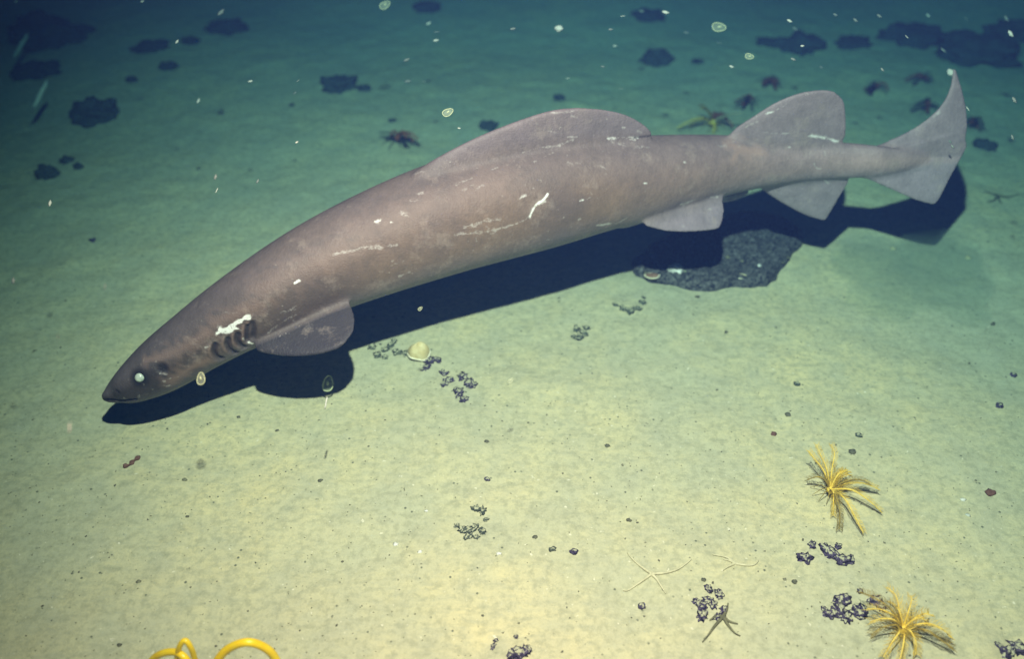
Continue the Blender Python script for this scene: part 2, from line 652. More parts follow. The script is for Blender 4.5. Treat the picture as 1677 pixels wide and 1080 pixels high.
# pectoral: root behind the last gill slit
c_, t_, s_, u_ = spine_at_u(450)
paired(450, [(432, 545), (418, 570), (440, 580), (480, 584), (520, 581), (552, 572)],
       [(520, 490), (563, 475), (573, 492), (580, 512), (580, 540), (566, 562)], .050, .011, R(12), (0, 0), (.16, -.06))
paired(1110, [(1075, 345), (1052, 367), (1075, 376), (1110, 380), (1145, 379), (1172, 376)],
       [(1150, 320), (1183, 317), (1186, 330), (1186, 345), (1184, 360), (1180, 372)], .036, .010, R(35), (0, 0), (.10, -.08), False)
# the far pelvic fin hangs lower, its pale tip shows under the belly
c_, t_, s_, u_ = spine_at_u(1150)
fin_n = (s_ * math.cos(R(30)) + u_ * math.sin(R(30))).normalized()
q_ = c_ - s_ * .07 - u_ * .04
add_fin(plane_pts([(1095, 300), (1130, 322), (1165, 332), (1198, 330), (1224, 319)], q_, fin_n),
        plane_pts([(1160, 285), (1196, 298), (1216, 305), (1227, 312)], q_, fin_n), .034, .010)

tmp = mesh_ob("tmp_shark", V, Fc, None)
bm = bmesh.new(); bm.from_mesh(tmp.data)
bmesh.ops.recalc_face_normals(bm, faces=bm.faces[:])
bm.to_mesh(tmp.data); bm.free()
md = tmp.modifiers.new("r", 'REMESH')
md.mode = 'VOXEL'; md.voxel_size = .0045; md.adaptivity = 0
sm = tmp.modifiers.new("s", 'SMOOTH'); sm.factor = .5; sm.iterations = 7
dg = bpy.context.evaluated_depsgraph_get()
skin = bpy.data.meshes.new_from_object(tmp.evaluated_get(dg))
bpy.data.objects.remove(tmp)
n = len(skin.vertices)
P = np.empty(n * 3); skin.vertices.foreach_get("co", P); P = P.reshape(-1, 3)
NV = np.empty(n * 3); skin.vertices.foreach_get("normal", NV); NV = NV.reshape(-1, 3)

# ease the joins between fins and trunk
E_ = np.empty(len(skin.edges) * 2, np.int64); skin.edges.foreach_get("vertices", E_); E_ = E_.reshape(-1, 2)
deg = np.bincount(E_.ravel(), minlength=n)[:, None]
nr0 = np.zeros(n, int)
for k in range(0, n, 20000):
    nr0[k:k + 20000] = ((P[k:k + 20000, None, :] - SP[None, :, :3]) ** 2).sum(2).argmin(1)
dr = np.linalg.norm(P - SP[nr0, :3], axis=1) / np.maximum(SP[nr0, 3], .05)
wgt = np.clip(1 - np.abs(dr - 1.08) / .30, 0, 1)[:, None] * (ss[nr0] / Ltot > .22)[:, None]
wgt *= np.clip((np.abs(dr - 1.0) > -1) * 1.0, 0, 1)[:, None]
for _ in range(30):
    acc = np.stack([np.bincount(E_[:, 0], P[E_[:, 1], c], n) + np.bincount(E_[:, 1], P[E_[:, 0], c], n) for c in range(3)], 1)
    P += (acc / deg - P) * .55 * wgt
skin.vertices.foreach_set("co", P.ravel()); skin.update()
skin.vertices.foreach_get("normal", NV.reshape(-1)) if False else None
# where each skin vertex lies relative to the spine
C3 = SP[:, :3]
near = np.zeros(n, int)
for k in range(0, n, 20000):
    d = ((P[k:k + 20000, None, :] - C3[None]) ** 2).sum(2)
    near[k:k + 20000] = d.argmin(1)
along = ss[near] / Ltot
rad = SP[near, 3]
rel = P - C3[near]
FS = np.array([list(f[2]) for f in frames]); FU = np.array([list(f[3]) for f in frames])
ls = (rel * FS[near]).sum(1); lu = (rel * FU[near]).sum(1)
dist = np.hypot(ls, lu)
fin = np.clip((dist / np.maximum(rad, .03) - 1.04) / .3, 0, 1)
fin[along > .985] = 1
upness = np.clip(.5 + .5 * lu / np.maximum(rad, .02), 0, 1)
mark = np.zeros(n); dark = np.zeros(n); bare_lit = np.zeros(n)

bvh = BVHTree.FromPolygons([tuple(p) for p in P], [tuple(pl.vertices) for pl in skin.polygons])


def on_skin(u, v):
    d = ray(u, v).normalized()
    hit = bvh.ray_cast(EYE, d)
    return (hit[0], hit[1]) if hit[0] is not None else (None, None)


def stroke(target, pts, width, amount=1.0, soft=.5, groove=0.0, ragged=0.0):
    """a mark along a polyline lying on the skin; width in metres"""
    H = []
    for u, v in resample([tuple(map(float, p)) for p in pts], max(2, int(len(pts) * 8))):
        p, nn = on_skin(u, v)
        if p is not None: H.append(tuple(p))
    if not H: return
    H = np.array(H)
    lo_, hi_ = H.min(0) - width * 2, H.max(0) + width * 2
    idx = np.where(((P > lo_) & (P < hi_)).all(1))[0]
    if len(idx) == 0: return
    d = np.sqrt(((P[idx][:, None, :] - H[None]) ** 2).sum(2)).min(1)
    width = width * .8
    wv = width
    if ragged:
        q = P[idx]
        wv = width * (1 + ragged * (vn(q[:, 0] * 60 + q[:, 2] * 35, q[:, 1] * 60 + q[:, 2] * 50, 9) * 2 - 1))
    f = np.clip((1 - d / wv) / soft, 0, 1)
    target[idx] = np.maximum(target[idx], f * amount)
    if groove:
        P[idx] -= NV[idx] * (f * groove)[:, None]


# gill slits (five), each a curved groove
for pts in ([(352, 566), (350, 576), (354, 585), (362, 588)],
            [(373, 557), (372, 566), (377, 575), (386, 579)],
            [(389, 549), (388, 558), (393, 566), (400, 570)],
            [(406, 536), (405, 546), (405, 558)],
            [(413, 531), (415, 542), (414, 554)]):
    stroke(dark, pts, .017, .80, 1.0, .012)
    stroke(bare_lit, [(a - 7, b - 1) for a, b in pts], .012, .35, 1.0, -.004)  # raised ridge by each slit, its lit edge also painted lighter
# mouth line
stroke(dark, [(171, 656), (184, 656), (204, 657), (222, 655)], .008, .95, .7, .008)
stroke(dark, [(189, 640), (194, 643)], .006, .8, .7, .004)
# eye socket
stroke(dark, [(228, 619), (229, 620)], .050, .9, .55)
stroke(dark, [(228, 619), (229, 620)], .019, .9, .6, .010)
stroke(dark, [(264, 603), (265, 603)], .030, .85, .6, .006)
# crease of the first dorsal's free tip, and edges
stroke(dark, [(1040, 226), (1068, 223)], .006, .6, .6, .004)
# scars: bright raw patch above the gills
stroke(mark, [(357, 545), (368, 541), (376, 536), (388, 530), (400, 523), (407, 519)], .013, 1.0, .4, 0, .8)
stroke(mark, [(360, 542), (372, 546), (384, 538)], .018, 1.0, .4, 0, .8)
stroke(mark, [(398, 554), (404, 560), (413, 563)], .009, .9, .4, 0, .8)
stroke(mark, [(336, 570), (345, 566)], .006, .8, .5, 0, .8)
stroke(mark, [(366, 512), (390, 513)], .006, .45, .5, 0, .9)
stroke(mark, [(440, 545), (460, 530), (478, 519), (492, 513)], .006, .45, .5, 0, .7)
stroke(mark, [(462, 513), (474, 508), (482, 506)], .010, .5, .6, 0, .9)
stroke(mark, [(482, 464), (490, 460)], .008, 1.0, .5, 0, .4)
stroke(mark, [(504, 538), (510, 535)], .012, .35, .8, 0, .8)
stroke(mark, [(500, 553), (504, 551)], .010, .35, .8, 0, .8)
for pts, wd, am in [
    ([(545, 418), (575, 411), (600, 405), (625, 405)], .008, .62), ([(560, 413), (590, 408)], .008, .4),
    ([(604, 408), (622, 406)], .009, .7), ([(636, 403), (650, 402)], .007, .55),
    ([(745, 385), (775, 382), (805, 378), (835, 370), (860, 360)], .009, .72),
    ([(800, 376), (830, 371)], .011, .35), ([(770, 372), (795, 361), (818, 360)], .010, .62),
    ([(868, 356), (873, 343), (880, 334), (890, 327), (897, 318)], .008, .95),
    ([(868, 354), (872, 346)], .010, .9), ([(880, 334), (893, 330)], .007, .8),
    ([(760, 372), (772, 369)], .006, .7), ([(798, 384), (812, 381)], .006, .5),
    ([(615, 363), (622, 361)], .009, .9), ([(656, 350), (668, 351)], .011, .6), ([(640, 364), (643, 364)], .006, .9),
    ([(672, 330), (684, 328)], .011, .45), ([(684, 318), (692, 316)], .007, .5), ([(678, 285), (692, 280)], .008, .4),
    ([(745, 302), (760, 297), (772, 292)], .006, .5), ([(757, 312), (775, 302)], .007, .4),
    ([(780, 310), (792, 302)], .009, .5), ([(805, 278), (815, 274)], .006, .5),
    ([(852, 325), (860, 320)], .007, .8), ([(875, 265), (890, 257), (905, 250)], .005, .5),
    ([(855, 250), (880, 243), (910, 238), (940, 228)], .005, .55), ([(912, 240), (925, 234), (938, 228)], .008, .6),
    ([(930, 224), (945, 224)], .009, .75), ([(995, 227), (1020, 225), (1045, 226)], .009, .85),
    ([(1025, 228), (1040, 229)], .007, .8), ([(1000, 232), (1030, 240)], .006, .4),
    ([(900, 185), (925, 184), (940, 182)], .006, .6), ([(935, 190), (945, 192)], .006, .5),
    ([(860, 205), (890, 212), (930, 222)], .0045, .35), ([(870, 200), (900, 210), (950, 225)], .0045, .35),
    ([(1020, 208), (1024, 209)], .006, .8), ([(1044, 215), (1050, 217)], .008, .6),
    ([(930, 268), (950, 268)], .014, .28), ([(1040, 242), (1062, 240)], .011, .45), ([(984, 272), (992, 276)], .005, .5),
    ([(950, 329), (955, 328)], .006, .9), ([(962, 326), (966, 323)], .005, .6), ([(1055, 300), (1059, 300)], .007, .9),
    ([(975, 370), (990, 368), (1000, 366)], .008, .8), ([(1010, 366), (1025, 358)], .006, .7),
    ([(1115, 335), (1130, 330), (1145, 326), (1175, 322)], .007, .75), ([(1118, 337), (1135, 328)], .009, .7),
    ([(676, 475), (682, 472)], .006, .8), ([(655, 453), (660, 450)], .007, .8), ([(622, 447), (640, 436), (660, 428)], .010, .25),
    ([(1255, 186), (1275, 178), (1292, 168)], .006, .7), ([(1256, 186), (1268, 182)], .009, .85), ([(1285, 170), (1292, 169)], .007, .6),
    ([(1222, 208), (1240, 199)], .006, .5),
    ([(1250, 216), (1280, 219), (1310, 215)], .0045, .55), ([(1325, 222), (1350, 226), (1372, 232)], .009, .85),
    ([(1355, 228), (1372, 231)], .010, .85), ([(1340, 224), (1356, 226)], .006, .8),
    ([(1190, 236), (1200, 232), (1212, 240)], .012, .4), ([(1175, 238), (1188, 240)], .009, .4),
    ([(1290, 241), (1294, 241)], .006, .8), ([(1120, 266), (1123, 266)], .005, .8), ([(1350, 246), (1352, 254), (1362, 257)], .005, .6),
    ([(1333, 268), (1336, 275), (1344, 277)], .006, .75), ([(1420, 238), (1440, 241)], .008, .3),
    ([(1490, 215), (1520, 195), (1545, 165)], .005, .45), ([(1530, 190), (1540, 183)], .008, .5),
    ([(1350, 295), (1356, 300)], .007, .7), ([(1188, 324), (1205, 322), (1222, 317)], .016, .7), ([(1160, 342), (1164, 342)], .007, .6), ([(1118, 371), (1122, 371)], .006, .6),
    ([(253, 568), (262, 562)], .009, .35), ([(262, 613), (272, 613)], .007, .7), ([(268, 625), (280, 620)], .006, .5),
    ([(225, 652), (230, 648)], .008, .35), ([(270, 632), (280, 632)], .008, .4), ([(262, 602), (265, 604)], .0065, 1.0),
    ([(330, 526), (333, 527)], .006, .9), ([(318, 555), (330, 550)], .007, .3), ([(306, 575), (312, 577)], .007, .3),
]:
    stroke(mark, pts, wd, am, .6, 0, .85)
for pts, wd, am in [
    ([(265, 585), (300, 570), (340, 545)], .05, .30), ([(280, 625), (310, 605), (340, 590)], .045, .35),
    ([(1195, 236), (1215, 244), (1245, 250)], .05, .5), ([(1200, 262), (1208, 250)], .03, .5),
    ([(430, 470), (500, 440), (560, 410)], .09, .22), ([(350, 530), (420, 500)], .05, .25),
    ([(238, 590), (262, 585)], .03, .35), ([(600, 380), (700, 340), (820, 300)], .12, .18),
]:
    stroke(bare_lit, pts, wd, am, 1.0, 0, .6)
# pale rims of the thin fin edges
skin.vertices.foreach_set("co", P.ravel())
for nm, arr in (('along', along), ('upness', upness), ('fin', fin), ('mark', mark), ('dark', dark), ('bare_lit', bare_lit)):
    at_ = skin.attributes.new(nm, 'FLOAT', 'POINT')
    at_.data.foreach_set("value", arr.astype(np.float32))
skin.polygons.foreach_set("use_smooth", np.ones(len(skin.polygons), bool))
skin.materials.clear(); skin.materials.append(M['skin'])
skin.update()
shark = empty("shark", Vector((C3[60][0], C3[60][1], 0)))
tag(shark, "large grey-brown shark with pale scars gliding low over the sea bed", "shark")
ob = bpy.data.objects.new("body", skin)
COL.objects.link(ob)
ob.parent = shark
ob.matrix_parent_inverse = Matrix.Translation(-shark.location)


def child_at(o, root):
    o.parent = root
    o.matrix_parent_inverse = Matrix.Translation(-root.location)
    return o


def ball(c, axes, rads, nu=20, nv=12):
    V, Fc = [], []
    for j in range(nv + 1):
        th = math.pi * j / nv
        for i in range(nu):
            ph = 2 * math.pi * i / nu
            V.append(c + axes[0] * (rads[0] * math.sin(th) * math.cos(ph)) + axes[1] * (rads[1] * math.sin(th) * math.sin(ph))
                     + axes[2] * (rads[2] * math.cos(th)))
    for j in range(nv):
        for i in range(nu):
            i2 = (i + 1) % nu
            Fc.append((j * nu + i, j * nu + i2, (j + 1) * nu + i2, (j + 1) * nu + i))
    return V, Fc


for (u, v, rr, mat, nm) in ((228, 619, .0150, 'eye', 'eye'),):
    p, nn = on_skin(u, v)
    c_, t_, s_, u_ = spine_at_u(u)
    V, Fc = ball(p - nn * .006, (t_, nn.cross(t_).normalized(), nn), (rr * 1.1, rr, .013))
    child_at(mesh_ob('eye', V, Fc, M['eye']), shark)
    # its twin on the other side of the head
    def mir(q, k=1.0):
        return q - s_ * (2 * (q - c_).dot(s_))
    child_at(mesh_ob('eye', [mir(q) for q in V], [tuple(reversed(f)) for f in Fc], M['eye']), shark)

exec_objects = True
# ------------------------------------------------------------------ small builders
def rock_mesh(name, rx, ry, rz, seed, mat, sub=3, rough=.35, freq=2.2, parent=None, sink=.3, crag=0.0):
    bm = bmesh.new()
    bmesh.ops.create_icosphere(bm, subdivisions=sub, radius=1)
    off = Vector((seed * 13.7, seed * 5.1, seed * 2.3))
    for v in bm.verts:
        d = v.co.normalized()
        k = 1 + rough * noise.noise(d * freq + off) * 1.6 + rough * .5 * noise.noise(d * freq * 2.7 + off)
        if crag: k += crag * noise.noise(d * freq * 6 + off)
        v.co = Vector((d.x * rx * k, d.y * ry * k, max(d.z, -.6) * rz * k + rz * (.6 - sink)))
    me = bpy.data.meshes.new(name)
    bm.to_mesh(me); bm.free()
    me.polygons.foreach_set("use_smooth", [True] * len(me.polygons))
    me.materials.append(mat)
    o = bpy.data.objects.new(name, me)
    COL.objects.link(o)
    if parent: o.parent = parent
    return o


def px(n, p):
    """n image pixels as metres at the point p"""
    return n / F * depth(p)


def rock(u, v, rpx, label, cat='rock', mat='farrock', flat=.5, group=None, name='rock', seed=None, asp=.8, sub=3, rough=.35, rz=None, crag=.1, sink=.3):
    p = ground_at(u, v)
    r = px(rpx, p)
    o = rock_mesh(name, r, r * asp, r * flat, seed if seed is not None else u * .01 + v * .013, M[mat], sub, rough, 2.2, None, sink, crag)
    o.location = p
    o.rotation_euler = (0, 0, random.uniform(-.5, .5) if rz is None else rz)
    return tag(o, label, cat, group)


# big flat stone under the shark's shadow: own outline, low domed top
out_px = [(1032, 437), (1042, 450), (1058, 460), (1080, 466), (1110, 472), (1145, 478), (1175, 475), (1200, 470), (1238, 473), (1266, 462),
          (1284, 440), (1302, 418), (1316, 398), (1302, 378), (1275, 362), (1252, 354), (1225, 352), (1190, 360), (1150, 372), (1100, 390), (1050, 415)]
pts = resample([tuple(ground_at(u, v))[:2] for u, v in out_px + [out_px[0]]], 121)[:-1]
cx, cy = pts[:, 0].mean(), pts[:, 1].mean()
V, Fc = [], []
NRG = 60
for j in range(NRG + 1):
    q = 1 - j / NRG
    for k in range(120):
        x = cx + (pts[k, 0] - cx) * q; y = cy + (pts[k, 1] - cy) * q
        jag = 1 + .035 * (float(vn(k * .5, 0, 21)) - .5) * 2 * q
        x = cx + (x - cx) * jag; y = cy + (y - cy) * jag
        prof = min(1, (1 - q) / .10) ** .5
        hh = .018 * prof + (.022 * float(vn(x * 9, y * 10, 22)) + .014 * float(vn(x * 34, y * 38, 23)) + .008 * float(vn(x * 90, y * 90, 24))) * prof
        V.append(Vector((x - cx, y - cy, gzf((cx, cy)) + hh - (.03 if j == 0 else .0))))
for j in range(NRG):
    for k in range(120):
        k2 = (k + 1) % 120
        Fc.append((j * 120 + k, j * 120 + k2, (j + 1) * 120 + k2, (j + 1) * 120 + k))
slab = mesh_ob("flat_rock", V, Fc, M['slab'])
slab.location = (cx, cy, 0)
tag(slab, "broad flat blackish rock lying half in the shark's shadow", "rock")

# things sitting on the flat stone
def shell_disc(u, v, rpx, label, mat='brown', rim='shell_rim', lift=.036, asp=.6, rz=0.0, name='shell', group=None, h=.35):
    p = ground_at(u, v, lift)
    r = px(rpx, p)
    root = empty(name, p, rz)
    V, Fc = [], []
    nr, na = 8, 28
    for j in range(nr + 1):
        q = j / nr
        for k in range(na):
            an = 2 * math.pi * k / na
            rr = r * q * (1 + .06 * math.sin(3 * an + u))
            rib = 1 + .03 * math.sin(9 * an)
            V.append(Vector((rr * math.cos(an) * rib, rr * math.sin(an) * asp * rib, r * h * (1 - q * q) + .001)))
    for j in range(nr):
        for k in range(na):
            k2 = (k + 1) % na
            Fc.append((j * na + k, (j + 1) * na + k, (j + 1) * na + k2, j * na + k2))
    Fc.append(tuple(reversed([nr * na + k for k in range(na)])))
    mesh_ob('valve', V, Fc, M[mat], root)
    V2, F2 = [], []
    ring = [V[nr * na + k] for k in range(na)] + [V[nr * na]]
    tube(V2, F2, ring, r * .09, 6, False)
    mesh_ob('rim', V2, F2, M[rim], root)
    return tag(root, label, 'shell', group)


shell_disc(1068, 452, 12, "oval brown shell with a pale rim on the left end of the flat black rock", asp=.62)
shell_disc(1214, 453, 9, "small olive shell on the front edge of the flat black rock", mat='shell', asp=.7)
shell_disc(1243, 435, 4, "tiny grey round shell near the right side of the flat black rock", mat='white', rim='white', asp=1)
o = rock(1104, 455, 12, "bright white jagged shell piece on the flat black rock", 'shell', 'white', .6, name='white_shell', sub=3, rough=.6, crag=.3)
o.location.z += .034
o = rock(1120, 457, 8, "yellow-green crust lump beside the white shell on the flat rock", 'sponge', 'jelly', .5, name='crust_sponge', sub=3, rough=.5, crag=.3)
o.location.z += .03
for k in range(48):
    u, v = random.uniform(1050, 1290), random.uniform(405, 466)
    if v > 462 - abs(u - 1150) * .02 or (u < 1100 and v < 440) or (u > 1260 and v > 445): continue
    o = rock(u, v, random.uniform(2, 4.2), "small grit stone lying on the flat black rock", 'pebble', random.choice(['pebble', 'crumb', 'farrock']),
             .7, group="grit stones on the flat black rock", name='grit_stone', sub=2, rough=.4)
    o.location.z += .034

# ------------------------------------------------------------------ far rocks
FR = [
    (156, 190, 38, "large dark rock standing alone in the dim water at upper left", .55),
    (78, 288, 17, "dark lump below the large lone rock at far left", .8),
    (110, 264, 11, "narrow dark rock beside the dark lump at far left", .5),
    (129, 274, 9, "small dark rock right of the narrow one at far left", .6),
    (556, 143, 27, "dark rock with a flat top in the water above the shark's shoulder", .6),
    (596, 146, 12, "small rock touching the right side of the flat-topped dark rock", .4),
    (1074, 101, 24, "round dark rock above the gap between the two back fins", .6),
    (1310, 78, 36, "wide dark rock above the second back fin", .5),
    (1258, 72, 20, "low dark rock at the left foot of the wide rock", .4),
    (1600, 92, 62, "largest dark boulder, behind the tip of the tail", .45),
    (1500, 62, 50, "low dark boulder left of the largest one in the top right corner", .3),
    (1655, 60, 40, "dark boulder at the top right edge of the picture", .5),
    (1395, 72, 30, "flat far boulder between the wide rock and the tail tip", .25),
    (800, 209, 15, "small dark rock peeking out behind the front of the first back fin", .6),
    (276, 111, 15, "small dim rock between the lone rock and the top edge", .5),
    (216, 132, 10, "tiny dim rock just above the large lone rock", .5),
    (248, 78, 28, "flat dim rock in the darkness at upper left", .25),
    (370, 48, 30, "low dim rock near the top edge left of the middle", .35),
    (312, 68, 14, "faint dim rock left of the low rock near the top edge", .4),
    (700, 14, 22, "faint rock at the top edge above the shark's back", .4),
    (1060, 27, 26, "faint flat rock at the top edge above the round dark rock", .3),
    (80, 62, 60, "broad black boulder in the top left corner", .45),
    (60, 118, 36, "low black ridge under the boulder in the top left corner", .3),
    (1612, 240, 18, "dull rock to the right of the tail's trailing edge", .5),
    (916, 162, 10, "small dark rock just above the top of the first back fin", .6),
    (1142, 101, 10, "thin dark stone right of the round dark rock", .3),
    (642, 198, 6, "tiny dark stone above the dark feather star", .5),
]
for u, v, r_, lab, fl in FR:
    rock(u, v, r_, lab, 'rock', 'farrock', fl, sub=4, rough=.36, asp=.8, crag=.04, sink=.4)

# ------------------------------------------------------------------ rubble
ORD = "first second third fourth fifth sixth seventh eighth ninth tenth eleventh twelfth thirteenth fourteenth fifteenth".split()
RC = {
    "%s from the left of the dark lumps trailing from the pale cap shell": [(704, 592, 10), (698, 603, 8), (716, 590, 8), (726, 612, 8), (735, 624, 9), (728, 630, 7), (758, 618, 9), (768, 628, 10), (776, 632, 8), (752, 645, 10), (760, 655, 8), (748, 640, 7)],
    "%s from the left of the purple-black lumps below the upper yellow feather star": [(1330, 894, 8), (1318, 916, 13), (1356, 904, 14), (1364, 912, 10), (1382, 920, 14), (1392, 918, 9), (1372, 896, 7)],
    "%s from the left of the purple-black lumps beside the lower yellow feather star": [(1380, 985, 15), (1374, 1000, 13), (1362, 1008, 13), (1352, 1002, 8), (1386, 1012, 11), (1404, 1006, 13), (1412, 998, 9), (1434, 986, 13), (1442, 994, 10), (1408, 970, 6)],
    "%s from the left of the crusted lumps behind the dark brittle star": [(1142, 988, 8), (1150, 994, 10), (1158, 984, 9), (1178, 976, 9), (1150, 1010, 11), (1168, 992, 9), (1185, 1000, 8), (1160, 966, 8), (1176, 1012, 8)],
    "%s from the left of the flat fragments forming a ring, bottom middle": [(780, 834, 8), (790, 838, 8), (748, 862, 5), (758, 868, 9), (768, 870, 9), (778, 864, 7), (790, 872, 8), (766, 880, 8), (780, 881, 6), (796, 852, 5)],
    "%s from the left of the dark fragments at the bottom edge's middle": [(850, 1072, 13), (838, 1074, 9), (862, 1066, 9), (808, 1060, 6), (845, 1044, 4), (812, 1050, 4)],
    "%s from the left of the grey-green lumps left of the pale cap shell": [(610, 570, 7), (618, 582, 8), (632, 574, 7), (640, 566, 7), (650, 578, 8), (664, 580, 7), (630, 586, 6), (645, 560, 6)],
    "%s from the left in the small grey clump left below the flat rock": [(944, 540, 7), (956, 546, 9), (948, 554, 8), (960, 538, 6), (940, 552, 5)],
    "%s from the left in the curved olive patch just below the flat rock": [(1008, 500, 5), (1020, 506, 7), (1032, 510, 8), (1044, 506, 7), (1052, 496, 6), (1054, 488, 4)],
    "%s from the left of the dark lumps in the bottom right corner": [(1650, 1070, 14), (1668, 1064, 16), (1636, 1060, 6)],
}
for lab, lst in RC.items():
    green = any(w_ in lab for w_ in ('clump', 'patch', 'ring,', 'grey-green'))
    gname = lab.replace("%s from the left ", "rubble lumps, ").replace("lumps, of the", "lumps:").replace("lumps, in the", "lumps:")
    for k, (u, v, r_) in enumerate(sorted(lst)):
        rock(u, v, r_ * .92, lab % ORD[k], 'rubble', 'rubble_green' if green else 'rubble', .55, group=gname, name='rubble_lump',
             seed=k * 3.1 + u * .1, asp=.75, sub=3, rough=.55, crag=.35, sink=.42, rz=random.uniform(0, 6))

# ------------------------------------------------------------------ pale cap shell (like a tilted bonnet)
p = ground_at(686, 584)
root = empty("cap_shell", p)
tag(root, "cream cap-shaped shell with a bright rim at the head of the rubble trail", "shell")
r = px(18, p)
V, Fc = [], []
for j in range(11):
    q = j / 10
    for k in range(32):
        an = 2 * math.pi * k / 32
        rr = r * math.sin(q * math.pi / 2) * (1 + .05 * math.sin(5 * an))
        V.append(Vector((rr * math.cos(an), rr * math.sin(an) * .8, r * 1.25 * math.cos(q * math.pi / 2) + .012 + .006 * math.sin(an * 2))))
for j in range(10):
    for k in range(32):
        k2 = (k + 1) % 32
        Fc.append((j * 32 + k, (j + 1) * 32 + k, (j + 1) * 32 + k2, j * 32 + k2))
mesh_ob('cap', V, Fc, M['shell'], root)
V2, F2 = [], []
tube(V2, F2, [V[320 + k] for k in range(32)] + [V[320]], r * .09, 6, False)
mesh_ob('rim', V2, F2, M['shell_rim'], root)

# ------------------------------------------------------------------ feather stars
def feather_star(u, v, arms, label, mat='yellow', mat2='yellow_dark', pin=.021, name='feather_star', cirri=8, lift=.03, dens=.85, sc=1.0):
    """arms: list of (tip u, tip v, tip height, sag, kind)"""
    c = ground_at(u, v, lift * .3)
    root = empty(name, c)
    tag(root, label, 'feather star')
    cc = Vector((0, 0, lift))
    V, Fc = [], []
    b = rock_mesh('calyx', .012 * sc, .012 * sc, .011 * sc, u * .1, M[mat], 2, .3, 2, root)
    b.location = (0, 0, lift - .006)
    for k in range(cirri):
        an = 2 * math.pi * k / cirri + .3
        L_ = random.uniform(.035, .06) * sc
        p1 = Vector((math.cos(an) * L_ * .5, math.sin(an) * L_ * .5, lift * 1.1))
        p2 = Vector((math.cos(an) * L_, math.sin(an) * L_, .003))
        tube(V, Fc, [cc, p1, p2], [.0018 * sc, .0014 * sc, .0006 * sc], 5)
    mesh_ob('cirri', V, Fc, M[mat2], root)
    for (tu, tv, th, bow, mk) in arms:
        tip = at(tu, tv, c.z + th) - c
        V, Fc = [], []
        mid1 = cc.lerp(tip, .35) + Vector((0, 0, bow))
        mid2 = cc.lerp(tip, .7) + Vector((random.uniform(-.008, .008), 0, bow * .9))
        n_ = 26
        Q = resample([tuple(cc), tuple(mid1), tuple(mid2), tuple(tip)], n_)
        L_ = np.linalg.norm(np.diff(Q, axis=0), axis=1).sum()
        tube(V, Fc, [Vector(q) for q in Q], [(.0030 * (1 - .75 * i / (n_ - 1))) * sc for i in range(n_)], 6)
        # pinnules
        m_ = int(L_ / .0034 * dens)
        for i in range(2, m_):
            s_ = i / m_
            f_ = s_ * (n_ - 1); a_ = int(min(f_, n_ - 2)); fr = f_ - a_
            q = Vector(Q[a_] * (1 - fr) + Q[a_ + 1] * fr)
            t = Vector(Q[a_ + 1] - Q[a_]).normalized()
            sd = t.cross(Vector((0, 0, 1)))
            if sd.length < .05: sd = Vector((1, 0, 0))
            sd.normalize(); up = sd.cross(t).normalized()
            pl = pin * (1 - .35 * s_) * min(1, s_ * 6) * random.uniform(.8, 1.15)
            for sg in (-1, 1):
                d = (sd * sg * .9 + up * .42 + t * .55 + Vector([random.uniform(-.15, .15) for _ in range(3)])).normalized()
                e1 = q + d * pl * .6; e2 = q + (d + t * .35 + up * .15).normalized() * pl
                tube(V, Fc, [q, e1, e2], [.0008 * sc, .0007 * sc, .0004 * sc], 3, False)
        mesh_ob('arm', V, Fc, M[mk], root)
    return root


Y_, D_ = 'yellow', 'yellow_dark'
feather_star(1356, 812, [
    (1324, 738, .10, .02, Y_), (1337, 728, .13, .02, Y_), (1361, 728, .14, .02, Y_),
    (1389, 774, .06, .03, Y_), (1383, 771, .07, .03, Y_), (1391, 780, .055, .03, Y_), (1378, 775, .06, .035, Y_), (1438, 801, .03, .03, Y_), (1424, 793, .05, .03, D_),
    (1443, 838, .01, .035, Y_), (1415, 874, .01, .03, Y_), (1374, 869, .01, .035, D_), (1364, 846, .01, .03, Y_),
    (1322, 786, .03, .03, D_)],
    "yellow feather star standing alone with long upright arms, right of the middle", cirri=11)
feather_star(1474, 1040, [
    (1420, 998, .05, .03, Y_), (1408, 970, .08, .03, D_), (1452, 962, .10, .02, Y_), (1492, 976, .09, .02, Y_),
    (1522, 1008, .05, .03, Y_), (1514, 1018, .06, .03, Y_), (1558, 1045, .02, .04, Y_), (1562, 1064, .01, .03, D_),
    (1500, 1074, .01, .03, Y_), (1470, 1095, .01, .03, Y_), (1446, 1078, .01, .03, Y_), (1426, 1042, .01, .03, D_), (1424, 1020, .03, .03, Y_), (1456, 985, .08, .02, Y_)],
    "bushy yellow feather star at the bottom edge, crowding the dark rubble", cirri=9, pin=.026, dens=.75)
feather_star(1166, 208, [
    (1110, 210, .02, .03, 'yellow'), (1128, 206, .03, .02, 'yellow_dark'), (1148, 178, .16, .02, 'yellow_dark'), (1144, 172, .14, .02, 'yellow_dark'), (1168, 218, .01, .01, 'yellow'),
    (1190, 200, .04, .04, 'maroon'), (1182, 194, .06, .03, 'maroon'), (1172, 190, .08, .03, 'maroon'), (1200, 208, .03, .03, 'maroon'), (1213, 186, .16, .01, 'brittle')],
    "red and yellow-green feather star just above the shark's back between its fins", mat='yellow', mat2='yellow_dark', pin=.02, sc=1.6)
feather_star(652, 234, [
    (622, 218, .05, .01, 'rubble_green'), (632, 228, .02, .01, 'black'), (640, 222, .06, .03, 'maroon'), (665, 226, .06, .03, 'maroon'), (676, 232, .04, .03, 'maroon'),
    (688, 238, .01, .02, 'black'), (664, 240, .01, .01, 'black'), (684, 229, .05, .03, 'maroon')],
    "dark maroon feather star on the dim bed above the shark's front half", mat='maroon', mat2='black', pin=.02, sc=1.5)
